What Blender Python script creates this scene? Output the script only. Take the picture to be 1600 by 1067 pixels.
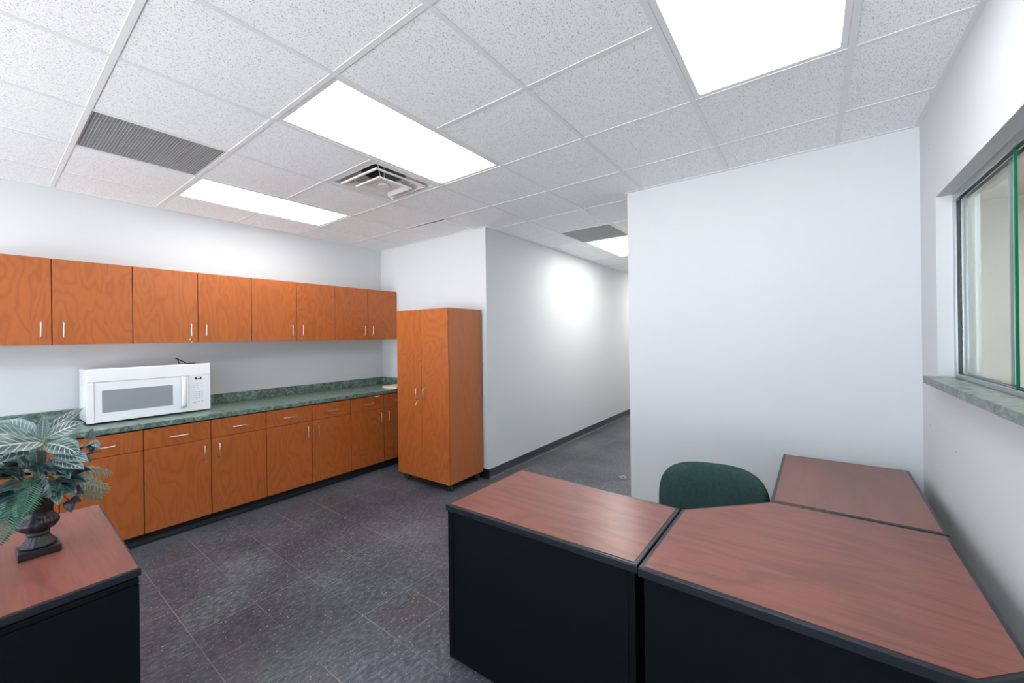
import bpy, bmesh, math, random
from mathutils import Vector, Matrix

for o in list(bpy.data.objects):
    bpy.data.objects.remove(o, do_unlink=True)
C = bpy.context.scene.collection
SC = bpy.context.scene

# ------------------------------------------------------------------ camera
H = 2.703                      # ceiling height
CAMZ = 1.531
yaw, pitch, roll = 0.6404, 0.0001, -0.0128
F = Vector((-math.sin(yaw) * math.cos(pitch), math.cos(yaw) * math.cos(pitch), math.sin(pitch)))
R0 = Vector((math.cos(yaw), math.sin(yaw), 0))
U0 = R0.cross(F)
RR = R0 * math.cos(roll) + U0 * math.sin(roll)
UU = -R0 * math.sin(roll) + U0 * math.cos(roll)
cam = bpy.data.cameras.new('camera')
camo = bpy.data.objects.new('camera', cam)
C.objects.link(camo)
camo.matrix_world = Matrix(((RR.x, UU.x, -F.x, 0), (RR.y, UU.y, -F.y, 0), (RR.z, UU.z, -F.z, CAMZ), (0, 0, 0, 1)))
cam.sensor_width = 36
cam.sensor_fit = 'HORIZONTAL'
cam.lens = 622.24 * 36 / 1600
cam.shift_x = 0.0005
cam.shift_y = -0.00557
cam.clip_start = 0.02
SC.camera = camo

# ------------------------------------------------------------------ world and exposure
w = bpy.data.worlds.new('world')
SC.world = w
w.use_nodes = True
_nt = w.node_tree                # daylight: pale sky above the horizon, ground below it brightened to lift the ceiling
_tc = _nt.nodes.new('ShaderNodeTexCoord')
_sx = _nt.nodes.new('ShaderNodeSeparateXYZ')
_mr = _nt.nodes.new('ShaderNodeMapRange')
_mr.inputs[1].default_value = -0.03
_mr.inputs[2].default_value = 0.03
_mx = _nt.nodes.new('ShaderNodeMix')
_mx.data_type = 'RGBA'
_mx.inputs[6].default_value = (2.95, 3.0, 3.1, 1)
_mx.inputs[7].default_value = (0.42, 0.52, 0.72, 1)
_nt.links.new(_tc.outputs['Generated'], _sx.inputs[0])
_nt.links.new(_sx.outputs[2], _mr.inputs[0])
_nt.links.new(_mr.outputs[0], _mx.inputs[0])
_nt.links.new(_mx.outputs[2], _nt.nodes['Background'].inputs[0])
_nt.nodes['Background'].inputs[1].default_value = 2.6
SC.view_settings.view_transform = 'Standard'
SC.view_settings.look = 'None'
SC.view_settings.gamma = 1
SC.view_settings.exposure = 0.47
SC.view_settings.use_curve_mapping = False
LIGHT = 7.2                    # luminance of the troffer diffusers
LIGHT_HALL = 14.0

# ------------------------------------------------------------------ layout
GX, GY, M = -1.0638, 0.9549, 0.6096
XL, YB, XH, YP, XP, XR = -4.6115, 3.2662, -2.7664, 3.2357, -1.1936, 0.5228
YR, YE = -2.75, 9.0


# ------------------------------------------------------------------ materials
def mat(name):
    m = bpy.data.materials.new(name)
    m.use_nodes = True
    nt = m.node_tree
    return m, nt, nt.nodes['Principled BSDF'], nt.nodes.new, nt.links.new


def plain(name, col, rough=0.5, metal=0.0, noise=0.0, nscale=40, bump=0.0, spec=0.5):
    m, nt, b, N, L = mat(name)
    b.inputs['Roughness'].default_value = rough
    b.inputs['Metallic'].default_value = metal
    b.inputs['Specular IOR Level'].default_value = spec
    tc = N('ShaderNodeTexCoord')
    n = N('ShaderNodeTexNoise')
    n.inputs['Scale'].default_value = nscale
    n.inputs['Detail'].default_value = 4
    L(tc.outputs['Object'], n.inputs['Vector'])
    r = N('ShaderNodeMix')
    r.data_type = 'RGBA'
    r.inputs[6].default_value = (*[c * (1 - noise) for c in col], 1)
    r.inputs[7].default_value = (*[min(1, c * (1 + noise)) for c in col], 1)
    L(n.outputs['Fac'], r.inputs[0])
    L(r.outputs[2], b.inputs['Base Color'])
    if bump:
        bp = N('ShaderNodeBump')
        bp.inputs['Strength'].default_value = bump
        bp.inputs['Distance'].default_value = 0.002
        L(n.outputs['Fac'], bp.inputs['Height'])
        L(bp.outputs['Normal'], b.inputs['Normal'])
    return m


def mathn(N, L, op, a, b=None, c=None):
    n = N('ShaderNodeMath')
    n.operation = op
    for i, v in enumerate((a, b, c)):
        if v is None:
            continue
        if isinstance(v, (int, float)):
            n.inputs[i].default_value = v
        else:
            L(v, n.inputs[i])
    return n.outputs[0]


def mixc(N, L, f, c1, c2):
    r = N('ShaderNodeMix')
    r.data_type = 'RGBA'
    if isinstance(f, (int, float)):
        r.inputs[0].default_value = f
    else:
        L(f, r.inputs[0])
    for k, c in ((6, c1), (7, c2)):
        if isinstance(c, tuple):
            r.inputs[k].default_value = (*c, 1)
        else:
            L(c, r.inputs[k])
    return r.outputs[2]


def wood(name, base, dark, light, scale, axis_scale, contour=26, rough=0.35, cmix=0.55, fmix=0.35, coat=0.0, rand=True):
    """figured veneer: contour lines of a stretched noise plus fine fibres"""
    m, nt, b, N, L = mat(name)
    tc = N('ShaderNodeTexCoord')
    src = tc.outputs['Object']
    if rand:
        oi = N('ShaderNodeObjectInfo')
        k = mathn(N, L, 'MULTIPLY', oi.outputs['Random'], 37.0)
        va = N('ShaderNodeVectorMath')
        va.operation = 'ADD'
        L(src, va.inputs[0])
        L(k, va.inputs[1])
        src = va.outputs[0]
    mp = N('ShaderNodeMapping')
    mp.inputs['Scale'].default_value = axis_scale
    L(src, mp.inputs['Vector'])
    n1 = N('ShaderNodeTexNoise')
    n1.inputs['Scale'].default_value = scale
    n1.inputs['Detail'].default_value = 3.0
    n1.inputs['Roughness'].default_value = 0.45
    n1.inputs['Distortion'].default_value = 0.35
    L(mp.outputs[0], n1.inputs['Vector'])
    s = mathn(N, L, 'MULTIPLY', n1.outputs['Fac'], float(contour) * 6.283)
    s = mathn(N, L, 'SINE', s)
    s = mathn(N, L, 'MULTIPLY_ADD', s, 0.5, 0.5)
    s = mathn(N, L, 'POWER', s, 2.2)
    mp2 = N('ShaderNodeMapping')
    mp2.inputs['Scale'].default_value = tuple(a * a * 1.0 for a in axis_scale)
    L(src, mp2.inputs['Vector'])
    n2 = N('ShaderNodeTexNoise')
    n2.inputs['Scale'].default_value = scale * 14
    n2.inputs['Detail'].default_value = 3
    L(mp2.outputs[0], n2.inputs['Vector'])
    n3 = N('ShaderNodeTexNoise')
    n3.inputs['Scale'].default_value = scale * 0.7
    L(src, n3.inputs['Vector'])
    c = mixc(N, L, mathn(N, L, 'MULTIPLY', s, cmix), base, dark)
    f2 = mathn(N, L, 'MULTIPLY', mathn(N, L, 'GREATER_THAN', n2.outputs['Fac'], 0.55), fmix)
    c = mixc(N, L, f2, c, dark)
    c = mixc(N, L, mathn(N, L, 'MULTIPLY', n3.outputs['Fac'], 0.5), c, light)
    L(c, b.inputs['Base Color'])
    b.inputs['Roughness'].default_value = rough
    b.inputs['Coat Weight'].default_value = coat
    b.inputs['Coat Roughness'].default_value = 0.2
    return m


def stone(name, c0, c1, c2, rough=0.3):
    m, nt, b, N, L = mat(name)
    tc = N('ShaderNodeTexCoord')
    n = N('ShaderNodeTexNoise')
    n.inputs['Scale'].default_value = 22
    n.inputs['Detail'].default_value = 9
    n.inputs['Roughness'].default_value = 0.72
    n.inputs['Distortion'].default_value = 0.9
    L(tc.outputs['Object'], n.inputs['Vector'])
    cr = N('ShaderNodeValToRGB')
    e = cr.color_ramp.elements
    e[0].position = 0.36
    e[0].color = (*c0, 1)
    e[1].position = 0.66
    e[1].color = (*c2, 1)
    x = e.new(0.5)
    x.color = (*c1, 1)
    L(n.outputs['Fac'], cr.inputs[0])
    L(cr.outputs[0], b.inputs['Base Color'])
    b.inputs['Roughness'].default_value = rough
    return m


def floor_mat():
    m, nt, b, N, L = mat('vinyl_tile')
    tc = N('ShaderNodeTexCoord')
    sx = N('ShaderNodeSeparateXYZ')
    L(tc.outputs['Object'], sx.inputs[0])
    u = mathn(N, L, 'MULTIPLY', mathn(N, L, 'SUBTRACT', sx.outputs[0], GX), 1 / 0.3048)
    v = mathn(N, L, 'MULTIPLY', mathn(N, L, 'SUBTRACT', sx.outputs[1], GY), 1 / 0.3048)

    def edge(a):
        f = mathn(N, L, 'FRACT', mathn(N, L, 'ADD', a, 100.0))
        return mathn(N, L, 'MINIMUM', f, mathn(N, L, 'SUBTRACT', 1.0, f))
    eu, ev = edge(u), edge(v)
    ck = mathn(N, L, 'MODULO', mathn(N, L, 'ADD', mathn(N, L, 'FLOOR', mathn(N, L, 'ADD', u, 100.0)),
                                    mathn(N, L, 'FLOOR', mathn(N, L, 'ADD', v, 100.0))), 2.0)
    # tile id for small tone steps
    cid = N('ShaderNodeCombineXYZ')
    L(mathn(N, L, 'FLOOR', u), cid.inputs[0])
    L(mathn(N, L, 'FLOOR', v), cid.inputs[1])
    wn = N('ShaderNodeTexWhiteNoise')
    L(cid.outputs[0], wn.inputs[0])

    def streak(rot, sc):
        mp = N('ShaderNodeMapping')
        mp.inputs['Rotation'].default_value = (0, 0, rot)
        mp.inputs['Scale'].default_value = sc
        L(tc.outputs['Object'], mp.inputs['Vector'])
        n = N('ShaderNodeTexNoise')
        n.inputs['Scale'].default_value = 24
        n.inputs['Detail'].default_value = 7
        n.inputs['Roughness'].default_value = 0.7
        L(mp.outputs[0], n.inputs['Vector'])
        return n.outputs['Fac']
    a = streak(0.15, (2.6, 0.9, 1))
    c = streak(-0.25, (2.4, 1.0, 1))
    mx = N('ShaderNodeMix')
    L(ck, mx.inputs[0])
    L(a, mx.inputs[2])
    L(c, mx.inputs[3])
    st = mx.outputs[0]
    big = N('ShaderNodeTexNoise')
    big.inputs['Scale'].default_value = 1.7
    big.inputs['Detail'].default_value = 5
    L(tc.outputs['Object'], big.inputs['Vector'])
    cr = N('ShaderNodeValToRGB')
    e = cr.color_ramp.elements
    e[0].position = 0.32
    e[0].color = (0.016, 0.019, 0.026, 1)
    e[1].position = 0.72
    e[1].color = (0.155, 0.168, 0.194, 1)
    x = e.new(0.5)
    x.color = (0.056, 0.063, 0.077, 1)
    tone = mathn(N, L, 'ADD', st, mathn(N, L, 'MULTIPLY', mathn(N, L, 'SUBTRACT', big.outputs['Fac'], 0.5), 0.42))
    tone = mathn(N, L, 'ADD', tone, mathn(N, L, 'MULTIPLY', mathn(N, L, 'SUBTRACT', wn.outputs[0], 0.5), 0.05))
    L(tone, cr.inputs[0])
    col = cr.outputs[0]
    # brown wear patches
    n2 = N('ShaderNodeTexNoise')
    n2.inputs['Scale'].default_value = 2.4
    L(tc.outputs['Object'], n2.inputs['Vector'])
    br = mathn(N, L, 'MULTIPLY', mathn(N, L, 'SUBTRACT', n2.outputs['Fac'], 0.52), 4.0)
    brn = N('ShaderNodeClamp')
    L(br, brn.inputs[0])
    col = mixc(N, L, mathn(N, L, 'MULTIPLY', brn.outputs[0], 0.45), col, (0.075, 0.062, 0.058))
    # white chips
    vo = N('ShaderNodeTexNoise')
    vo.inputs['Scale'].default_value = 95
    vo.inputs['Detail'].default_value = 2
    mp = N('ShaderNodeMapping')
    mp.inputs['Rotation'].default_value = (0, 0, 0.5)
    mp.inputs['Scale'].default_value = (0.6, 1.3, 1)
    L(tc.outputs['Object'], mp.inputs['Vector'])
    L(mp.outputs[0], vo.inputs['Vector'])
    chip = mathn(N, L, 'GREATER_THAN', vo.outputs['Fac'], 0.68)
    col = mixc(N, L, mathn(N, L, 'MULTIPLY', chip, 0.65), col, (0.42, 0.42, 0.42))
    # joints: light dusty lines broken up by noise
    j = mathn(N, L, 'LESS_THAN', mathn(N, L, 'MINIMUM', eu, ev), 0.006)
    brk = mathn(N, L, 'MULTIPLY', j, mathn(N, L, 'MULTIPLY_ADD', n2.outputs['Fac'], 2.4, -0.85))
    col = mixc(N, L, brk, col, (0.26, 0.26, 0.27))
    L(col, b.inputs['Base Color'])
    rg = mathn(N, L, 'MULTIPLY_ADD', st, 0.35, 0.28)
    L(rg, b.inputs['Roughness'])
    b.inputs['Specular IOR Level'].default_value = 0.45
    bp = N('ShaderNodeBump')
    bp.inputs['Strength'].default_value = 0.12
    bp.inputs['Distance'].default_value = 0.001
    L(st, bp.inputs['Height'])
    L(bp.outputs['Normal'], b.inputs['Normal'])
    return m


def tile_mat():
    m, nt, b, N, L = mat('fissured_tile')
    tc = N('ShaderNodeTexCoord')

    def spots(rot, scale, thr, sc):
        mp = N('ShaderNodeMapping')
        mp.inputs['Rotation'].default_value = (0, 0, rot)
        mp.inputs['Scale'].default_value = sc
        L(tc.outputs['Object'], mp.inputs['Vector'])
        n = N('ShaderNodeTexNoise')
        n.inputs['Scale'].default_value = scale
        n.inputs['Detail'].default_value = 1.0
        n.inputs['Distortion'].default_value = 0.5
        L(mp.outputs[0], n.inputs['Vector'])
        mr = N('ShaderNodeMapRange')
        mr.inputs[1].default_value = thr
        mr.inputs[2].default_value = thr + 0.05
        L(n.outputs['Fac'], mr.inputs[0])
        return mr.outputs[0]
    s = mathn(N, L, 'MAXIMUM', spots(0.4, 185, 0.63, (1, 1, 1)), spots(1.2, 160, 0.645, (1.7, 0.7, 1)))
    col = mixc(N, L, mathn(N, L, 'MULTIPLY', s, 0.6), (0.90, 0.925, 0.94), (0.25, 0.24, 0.235))
    L(col, b.inputs['Base Color'])
    b.inputs['Roughness'].default_value = 0.9
    b.inputs['Specular IOR Level'].default_value = 0.1
    bp = N('ShaderNodeBump')
    bp.inputs['Strength'].default_value = 0.4
    bp.inputs['Distance'].default_value = 0.002
    bp.invert = True
    L(s, bp.inputs['Height'])
    L(bp.outputs['Normal'], b.inputs['Normal'])
    return m


def leaf_mat(name, base, vein, lat=9.0, vw=0.09, edge=0.0, rough=0.35):
    m, nt, b, N, L = mat(name)
    uv = N('ShaderNodeUVMap')
    sx = N('ShaderNodeSeparateXYZ')
    L(uv.outputs[0], sx.inputs[0])
    au = mathn(N, L, 'ABSOLUTE', mathn(N, L, 'SUBTRACT', sx.outputs[0], 0.5))
    f = mathn(N, L, 'LESS_THAN', au, 0.035)
    if lat:
        q = mathn(N, L, 'MULTIPLY', mathn(N, L, 'SUBTRACT', sx.outputs[1], mathn(N, L, 'MULTIPLY', au, 0.45)), lat)
        fr = mathn(N, L, 'FRACT', mathn(N, L, 'ADD', q, 10.0))
        fr = mathn(N, L, 'ABSOLUTE', mathn(N, L, 'SUBTRACT', fr, 0.5))
        f2 = mathn(N, L, 'LESS_THAN', fr, vw)
        f2 = mathn(N, L, 'MULTIPLY', f2, mathn(N, L, 'LESS_THAN', au, 0.44))
        f = mathn(N, L, 'MAXIMUM', f, f2)
    n = N('ShaderNodeTexNoise')
    n.inputs['Scale'].default_value = 25
    tc = N('ShaderNodeTexCoord')
    L(tc.outputs['Object'], n.inputs['Vector'])
    oi = N('ShaderNodeObjectInfo')
    c = mixc(N, L, n.outputs['Fac'], tuple(x * 0.6 for x in base), tuple(x * 1.5 for x in base))
    if edge:
        c = mixc(N, L, mathn(N, L, 'MULTIPLY', mathn(N, L, 'GREATER_THAN', au, 0.3), edge), c, vein)
    c = mixc(N, L, mathn(N, L, 'MULTIPLY', f, 0.85), c, vein)
    L(c, b.inputs['Base Color'])
    b.inputs['Roughness'].default_value = rough
    return m


MT = {}
MT['wall'] = plain('wall_paint', (0.615, 0.64, 0.655), 0.85, noise=0.012, nscale=3, bump=0.0, spec=0.12)
MT['wall2'] = plain('office_wall_paint', (0.74, 0.71, 0.66), 0.6, noise=0.012, nscale=3, spec=0.3)
MT['floor'] = floor_mat()
MT['tile'] = tile_mat()
MT['grid'] = plain('white_metal_grid', (0.76, 0.78, 0.795), 0.4, noise=0.02)
MT['white_metal'] = plain('white_enamel', (0.78, 0.78, 0.79), 0.35, noise=0.02)
MT['dusty'] = plain('dusty_enamel', (0.72, 0.69, 0.67), 0.5, noise=0.12, nscale=9)
MT['grey_grille'] = plain('grey_grille', (0.40, 0.40, 0.40), 0.6, noise=0.15, nscale=4)
MT['duct'] = plain('galvanised_duct', (0.10, 0.12, 0.13), 0.5, noise=0.5, nscale=5)
MT['plenum'] = plain('plenum_dark', (0.035, 0.035, 0.04), 0.9, noise=0.2)
MT['cherry'] = wood('cherry_door', (0.41, 0.104, 0.019), (0.25, 0.054, 0.008), (0.47, 0.138, 0.034), 2.6, (1.0, 1.5, 0.45), contour=17, rough=0.36, cmix=0.52, fmix=0.12)
MT['cherry_side'] = wood('cherry_side', (0.40, 0.118, 0.036), (0.29, 0.076, 0.019), (0.44, 0.15, 0.052), 2.2, (1.5, 1.5, 0.35), contour=15, rough=0.42, cmix=0.35, fmix=0.12)
MT['carcass'] = plain('cabinet_carcass_edge', (0.022, 0.009, 0.005), 0.6, noise=0.2)
MT['stone'] = stone('green_marble_laminate', (0.040, 0.070, 0.055), (0.115, 0.175, 0.145), (0.30, 0.38, 0.335), 0.28)
MT['sill'] = stone('grey_green_marble_laminate', (0.045, 0.062, 0.056), (0.12, 0.15, 0.14), (0.27, 0.31, 0.29), 0.35)
MT['rubber'] = plain('black_rubber_base', (0.010, 0.012, 0.016), 0.45, noise=0.2, spec=0.3)
MT['rubber_grey'] = plain('grey_rubber_base', (0.05, 0.052, 0.058), 0.45, noise=0.15)
MT['chrome'] = plain('satin_nickel', (0.72, 0.70, 0.68), 0.28, 1.0, noise=0.03)
MT['alu'] = plain('brushed_aluminium', (0.55, 0.57, 0.60), 0.35, 1.0, noise=0.05)
MT['alu_dark'] = plain('dark_aluminium_slot', (0.10, 0.11, 0.11), 0.4, 0.6, noise=0.1)
MT['appliance'] = plain('white_appliance', (0.80, 0.81, 0.83), 0.25, noise=0.01)
MT['appliance2'] = plain('white_appliance_panel', (0.76, 0.78, 0.82), 0.3, noise=0.01)
MT['mw_window'] = plain('grey_oven_window', (0.27, 0.29, 0.315), 0.18, noise=0.04, nscale=300)
MT['mw_dark'] = plain('display_dark', (0.02, 0.02, 0.035), 0.2, noise=0.1)
MT['mw_digit'] = plain('display_digits', (0.85, 0.87, 0.92), 0.4, noise=0.01)
MT['mw_print'] = plain('grey_key_print', (0.36, 0.37, 0.40), 0.5, noise=0.1)
MT['mahogany'] = wood('mahogany_laminate', (0.205, 0.066, 0.048), (0.075, 0.026, 0.023), (0.225, 0.080, 0.060), 3.2, (0.34, 1.5, 1.0), contour=7, rough=0.33, cmix=0.50, fmix=0.32)
MT['mahogany_y'] = wood('mahogany_laminate_lengthwise', (0.185, 0.068, 0.052), (0.085, 0.034, 0.030), (0.20, 0.080, 0.064), 3.2, (1.5, 0.34, 1.0), contour=5, rough=0.33, cmix=0.35, fmix=0.08)
MT['edge'] = plain('charcoal_edge', (0.014, 0.018, 0.023), 0.30, noise=0.1, spec=0.35)
MT['panel'] = plain('black_laminate', (0.0040, 0.0068, 0.0080), 0.8, noise=0.35, nscale=220, spec=0.08)
MT['chair'] = plain('dark_green_fabric', (0.024, 0.052, 0.050), 0.92, noise=0.35, nscale=60, bump=0.4, spec=0.2)
MT['black_plastic'] = plain('black_plastic', (0.015, 0.017, 0.017), 0.4, noise=0.2)
MT['caster'] = plain('dark_green_caster', (0.03, 0.04, 0.038), 0.35, noise=0.2)
MT['urn'] = plain('antique_black_urn', (0.011, 0.012, 0.014), 0.33, noise=0.6, nscale=18, bump=0.5)
MT['soil'] = plain('moss_filling', (0.02, 0.025, 0.012), 0.95, noise=0.6, nscale=80, bump=1)
MT['paper'] = plain('white_paper', (0.80, 0.79, 0.74), 0.7, noise=0.02)
MT['paper_y'] = plain('cream_paper', (0.72, 0.60, 0.34), 0.7, noise=0.05)
MT['leaf_zebra'] = leaf_mat('zebra_leaf', (0.035, 0.066, 0.060), (0.40, 0.50, 0.46), 8, 0.075, 0.22)
MT['leaf_blue'] = leaf_mat('blue_green_leaf', (0.075, 0.135, 0.135), (0.33, 0.43, 0.43), 10, 0.08, 0.25)
MT['leaf_dark'] = leaf_mat('dark_leaf', (0.012, 0.032, 0.036), (0.09, 0.15, 0.15), 0, 0.1, 0.25, 0.3)
MT['leaf_mid'] = leaf_mat('mid_green_leaf', (0.022, 0.07, 0.055), (0.15, 0.26, 0.22), 0, 0.1, 0.35, 0.33)
MT['leaf_purple'] = leaf_mat('dark_purple_leaf', (0.022, 0.02, 0.034), (0.08, 0.07, 0.10), 0, 0.1, 0.2, 0.35)
MT['fern'] = leaf_mat('fern_green', (0.016, 0.085, 0.052), (0.05, 0.16, 0.10), 0, 0.1, 0.3, 0.4)
MT['fern_light'] = leaf_mat('fern_dusty', (0.05, 0.10, 0.05), (0.40, 0.48, 0.40), 0, 0.1, 0.4, 0.5)
MT['fern_dark'] = leaf_mat('fern_dark_green', (0.012, 0.04, 0.034), (0.05, 0.09, 0.08), 0, 0.1, 0.3, 0.4)
MT['stem'] = plain('green_stem', (0.10, 0.17, 0.04), 0.5, noise=0.3)
MT['cord'] = plain('black_cord', (0.02, 0.02, 0.022), 0.5, noise=0.1)
MT['wall_mark'] = plain('filler_mark', (0.45, 0.43, 0.42), 0.8, noise=0.1)


def emit(name, col, s):
    m = bpy.data.materials.new(name)
    m.use_nodes = True
    nt = m.node_tree
    b = nt.nodes['Principled BSDF']
    b.inputs['Base Color'].default_value = (0.8, 0.8, 0.8, 1)
    n = nt.nodes.new('ShaderNodeTexNoise')
    n.inputs['Scale'].default_value = 2
    mr = nt.nodes.new('ShaderNodeMapRange')
    mr.inputs[3].default_value = s * 0.96
    mr.inputs[4].default_value = s * 1.04
    nt.links.new(n.outputs['Fac'], mr.inputs[0])
    b.inputs['Emission Color'].default_value = (*col, 1)
    nt.links.new(mr.outputs[0], b.inputs['Emission Strength'])
    return m


MT['lamp'] = emit('lit_diffuser', (0.96, 0.985, 1.0), LIGHT)
MT['lamp_hall'] = emit('lit_diffuser_hall', (1.0, 0.965, 0.92), LIGHT_HALL)
MT['fill_lamp_office'] = emit('added_office_diffuser', (1.0, 0.97, 0.92), 18.0)


def glass_mat(name, tint, dens=None):
    m = bpy.data.materials.new(name)
    m.use_nodes = True
    nt = m.node_tree
    nt.nodes.clear()
    out = nt.nodes.new('ShaderNodeOutputMaterial')
    tr = nt.nodes.new('ShaderNodeBsdfTransparent')
    tr.inputs[0].default_value = (*tint, 1)
    gl = nt.nodes.new('ShaderNodeBsdfGlossy')
    gl.inputs['Roughness'].default_value = 0.02
    gl.inputs[0].default_value = (1, 1, 1, 1)
    fr = nt.nodes.new('ShaderNodeFresnel')
    fr.inputs[0].default_value = 1.35
    mx = nt.nodes.new('ShaderNodeMixShader')
    mm = nt.nodes.new('ShaderNodeMath')
    mm.operation = 'MULTIPLY'
    mm.inputs[1].default_value = 0.18
    nt.links.new(fr.outputs[0], mm.inputs[0])
    nt.links.new(mm.outputs[0], mx.inputs[0])
    nt.links.new(tr.outputs[0], mx.inputs[1])
    nt.links.new(gl.outputs[0], mx.inputs[2])
    nt.links.new(mx.outputs[0], out.inputs[0])
    return m


MT['glass'] = glass_mat('green_tinted_glass', (0.93, 0.965, 0.94))
MT['clear_glass'] = glass_mat('clear_glass', (0.97, 0.98, 0.975))
MT['glass_edge'] = plain('polished_green_glass_edge', (0.0, 0.16, 0.075), 0.15, noise=0.1)
MT['glass_edge2'] = plain('grey_glass_edge', (0.16, 0.20, 0.20), 0.2, noise=0.1)


# ------------------------------------------------------------------ mesh helpers
class MB:
    def __init__(s):
        s.bm = bmesh.new()
        s.uv = s.bm.loops.layers.uv.new('UVMap')

    def box(s, a, b, bevel=0.0, segs=2):
        a, b = [min(p, q) for p, q in zip(a, b)], [max(p, q) for p, q in zip(a, b)]
        vs = [s.bm.verts.new((x, y, z)) for x in (a[0], b[0]) for y in (a[1], b[1]) for z in (a[2], b[2])]
        fs = [(0, 1, 3, 2), (4, 6, 7, 5), (0, 4, 5, 1), (2, 3, 7, 6), (0, 2, 6, 4), (1, 5, 7, 3)]
        nf = [s.bm.faces.new([vs[i] for i in f]) for f in fs]
        if bevel:
            es = list({e for f in nf for e in f.edges})
            bmesh.ops.bevel(s.bm, geom=es, offset=bevel, segments=segs, profile=0.5, affect='EDGES')
        return s

    def quad(s, pts):
        s.bm.faces.new([s.bm.verts.new(p) for p in pts])
        return s

    def prism(s, poly, z0, z1, bevel=0.0, segs=2):
        """poly: ccw xy list"""
        lo = [s.bm.verts.new((x, y, z0)) for x, y in poly]
        hi = [s.bm.verts.new((x, y, z1)) for x, y in poly]
        n = len(poly)
        fs = [s.bm.faces.new(lo[::-1]), s.bm.faces.new(hi)]
        for i in range(n):
            fs.append(s.bm.faces.new((lo[i], lo[(i + 1) % n], hi[(i + 1) % n], hi[i])))
        if bevel:
            es = list({e for f in fs for e in f.edges if abs(e.verts[0].co.z - e.verts[1].co.z) < 1e-6})
            bmesh.ops.bevel(s.bm, geom=es, offset=bevel, segments=segs, profile=0.5, affect='EDGES')
        return s

    def tube(s, pts, r, n=8, cap=True):
        pts = [Vector(p) for p in pts]
        rs = r if isinstance(r, (list, tuple)) else [r] * len(pts)
        rings = []
        prev = None
        for i, p in enumerate(pts):
            t = (pts[min(i + 1, len(pts) - 1)] - pts[max(i - 1, 0)]).normalized()
            if prev is None:
                up = Vector((0, 0, 1)) if abs(t.z) < 0.9 else Vector((1, 0, 0))
                a = t.cross(up).normalized()
            else:
                a = (prev - t * prev.dot(t)).normalized()
            prev = a
            b = t.cross(a)
            rings.append([s.bm.verts.new(p + (a * math.cos(k * 2 * math.pi / n) + b * math.sin(k * 2 * math.pi / n)) * rs[i]) for k in range(n)])
        for A, B in zip(rings, rings[1:]):
            for k in range(n):
                f = s.bm.faces.new((A[k], A[(k + 1) % n], B[(k + 1) % n], B[k]))
                f.smooth = True
        if cap:
            s.bm.faces.new(rings[0][::-1])
            s.bm.faces.new(rings[-1])
        return s

    def lathe(s, prof, c=(0, 0, 0), n=32, flute=None, squash=None):
        """prof: list of (r,z); flute(i,k)->radius factor"""
        rings = []
        for i, (r, z) in enumerate(prof):
            rg = []
            for k in range(n):
                f = flute(i, k) if flute else 1.0
                a = k * 2 * math.pi / n
                rg.append(s.bm.verts.new((c[0] + r * f * math.cos(a), c[1] + r * f * math.sin(a), c[2] + z)))
            rings.append(rg)
        for A, B in zip(rings, rings[1:]):
            for k in range(n):
                f = s.bm.faces.new((A[k], A[(k + 1) % n], B[(k + 1) % n], B[k]))
                f.smooth = True
        s.bm.faces.new(rings[0][::-1])
        s.bm.faces.new(rings[-1])
        return s

    def build(s, name, m, parent=None, smooth=False, loc=None, rotz=0.0):
        bmesh.ops.recalc_face_normals(s.bm, faces=s.bm.faces[:])
        me = bpy.data.meshes.new(name)
        s.bm.to_mesh(me)
        s.bm.free()
        if smooth:
            for p in me.polygons:
                p.use_smooth = True
        me.materials.append(m)
        o = bpy.data.objects.new(name, me)
        C.objects.link(o)
        if parent:
            o.parent = parent
        if loc:
            o.location = loc
        if rotz:
            o.rotation_euler = (0, 0, rotz)
        return o


def tag(o, label=None, cat=None, group=None, kind=None):
    if label:
        o['label'] = label
    if cat:
        o['category'] = cat
    if group:
        o['group'] = group
    if kind:
        o['kind'] = kind
    return o


def thing(name, label, cat, loc=(0, 0, 0), rotz=0.0, group=None):
    o = bpy.data.objects.new(name, None)
    o.empty_display_size = 0.1
    C.objects.link(o)
    o.location = loc
    o.rotation_euler = (0, 0, rotz)
    return tag(o, label, cat, group)


def copy_tree(o, parent=None):
    c = o.copy()
    C.objects.link(c)
    if parent:
        c.parent = parent
    for ch in list(o.children):
        copy_tree(ch, c)
    return c


def struct(name, mb, m, smooth=False):
    return tag(mb.build(name, m, smooth=smooth), kind='structure')


# ------------------------------------------------------------------ room shell
RX = 2.5                       # far side of the room behind the window
WT = 0.15                      # thickness of the window wall
struct('floor', MB().box((XL - .1, YR - .1, -.05), (RX, YE + .1, 0)), MT['floor'])
struct('wall_left', MB().box((XL - .1, YR, 0), (XL, YB + .1, H + .3)), MT['wall'])
struct('wall_back', MB().box((XL, YB, 0), (XH, YB + .1, H + .3)), MT['wall'])
struct('wall_hallway_left', MB().box((XH - .1, YB + .1, 0), (XH, YE, H + .3)), MT['wall'])
struct('wall_partition', MB().box((XP, YP, 0), (XR, YP + .12, H + .3)), MT['wall'])
struct('wall_hallway_right', MB().box((XP, YP + .12, 0), (XP + .12, YE, H + .3)), MT['wall'])
struct('wall_hallway_end', MB().box((XH - .1, YE, 0), (XP + .12, YE + .1, H + .3)), MT['wall2'])
rr_ = MB()                      # rear wall with an added, unseen window that brings in fill daylight
SX0, SX1, SZ0, SZ1 = XL + .25, XR - .25, .25, 2.55
rr_.box((XL - .1, YR - .1, 0), (XR + WT, YR, SZ0))
rr_.box((XL - .1, YR - .1, SZ1), (XR + WT, YR, H + .3))
rr_.box((XL - .1, YR - .1, SZ0), (SX0, YR, SZ1))
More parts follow.
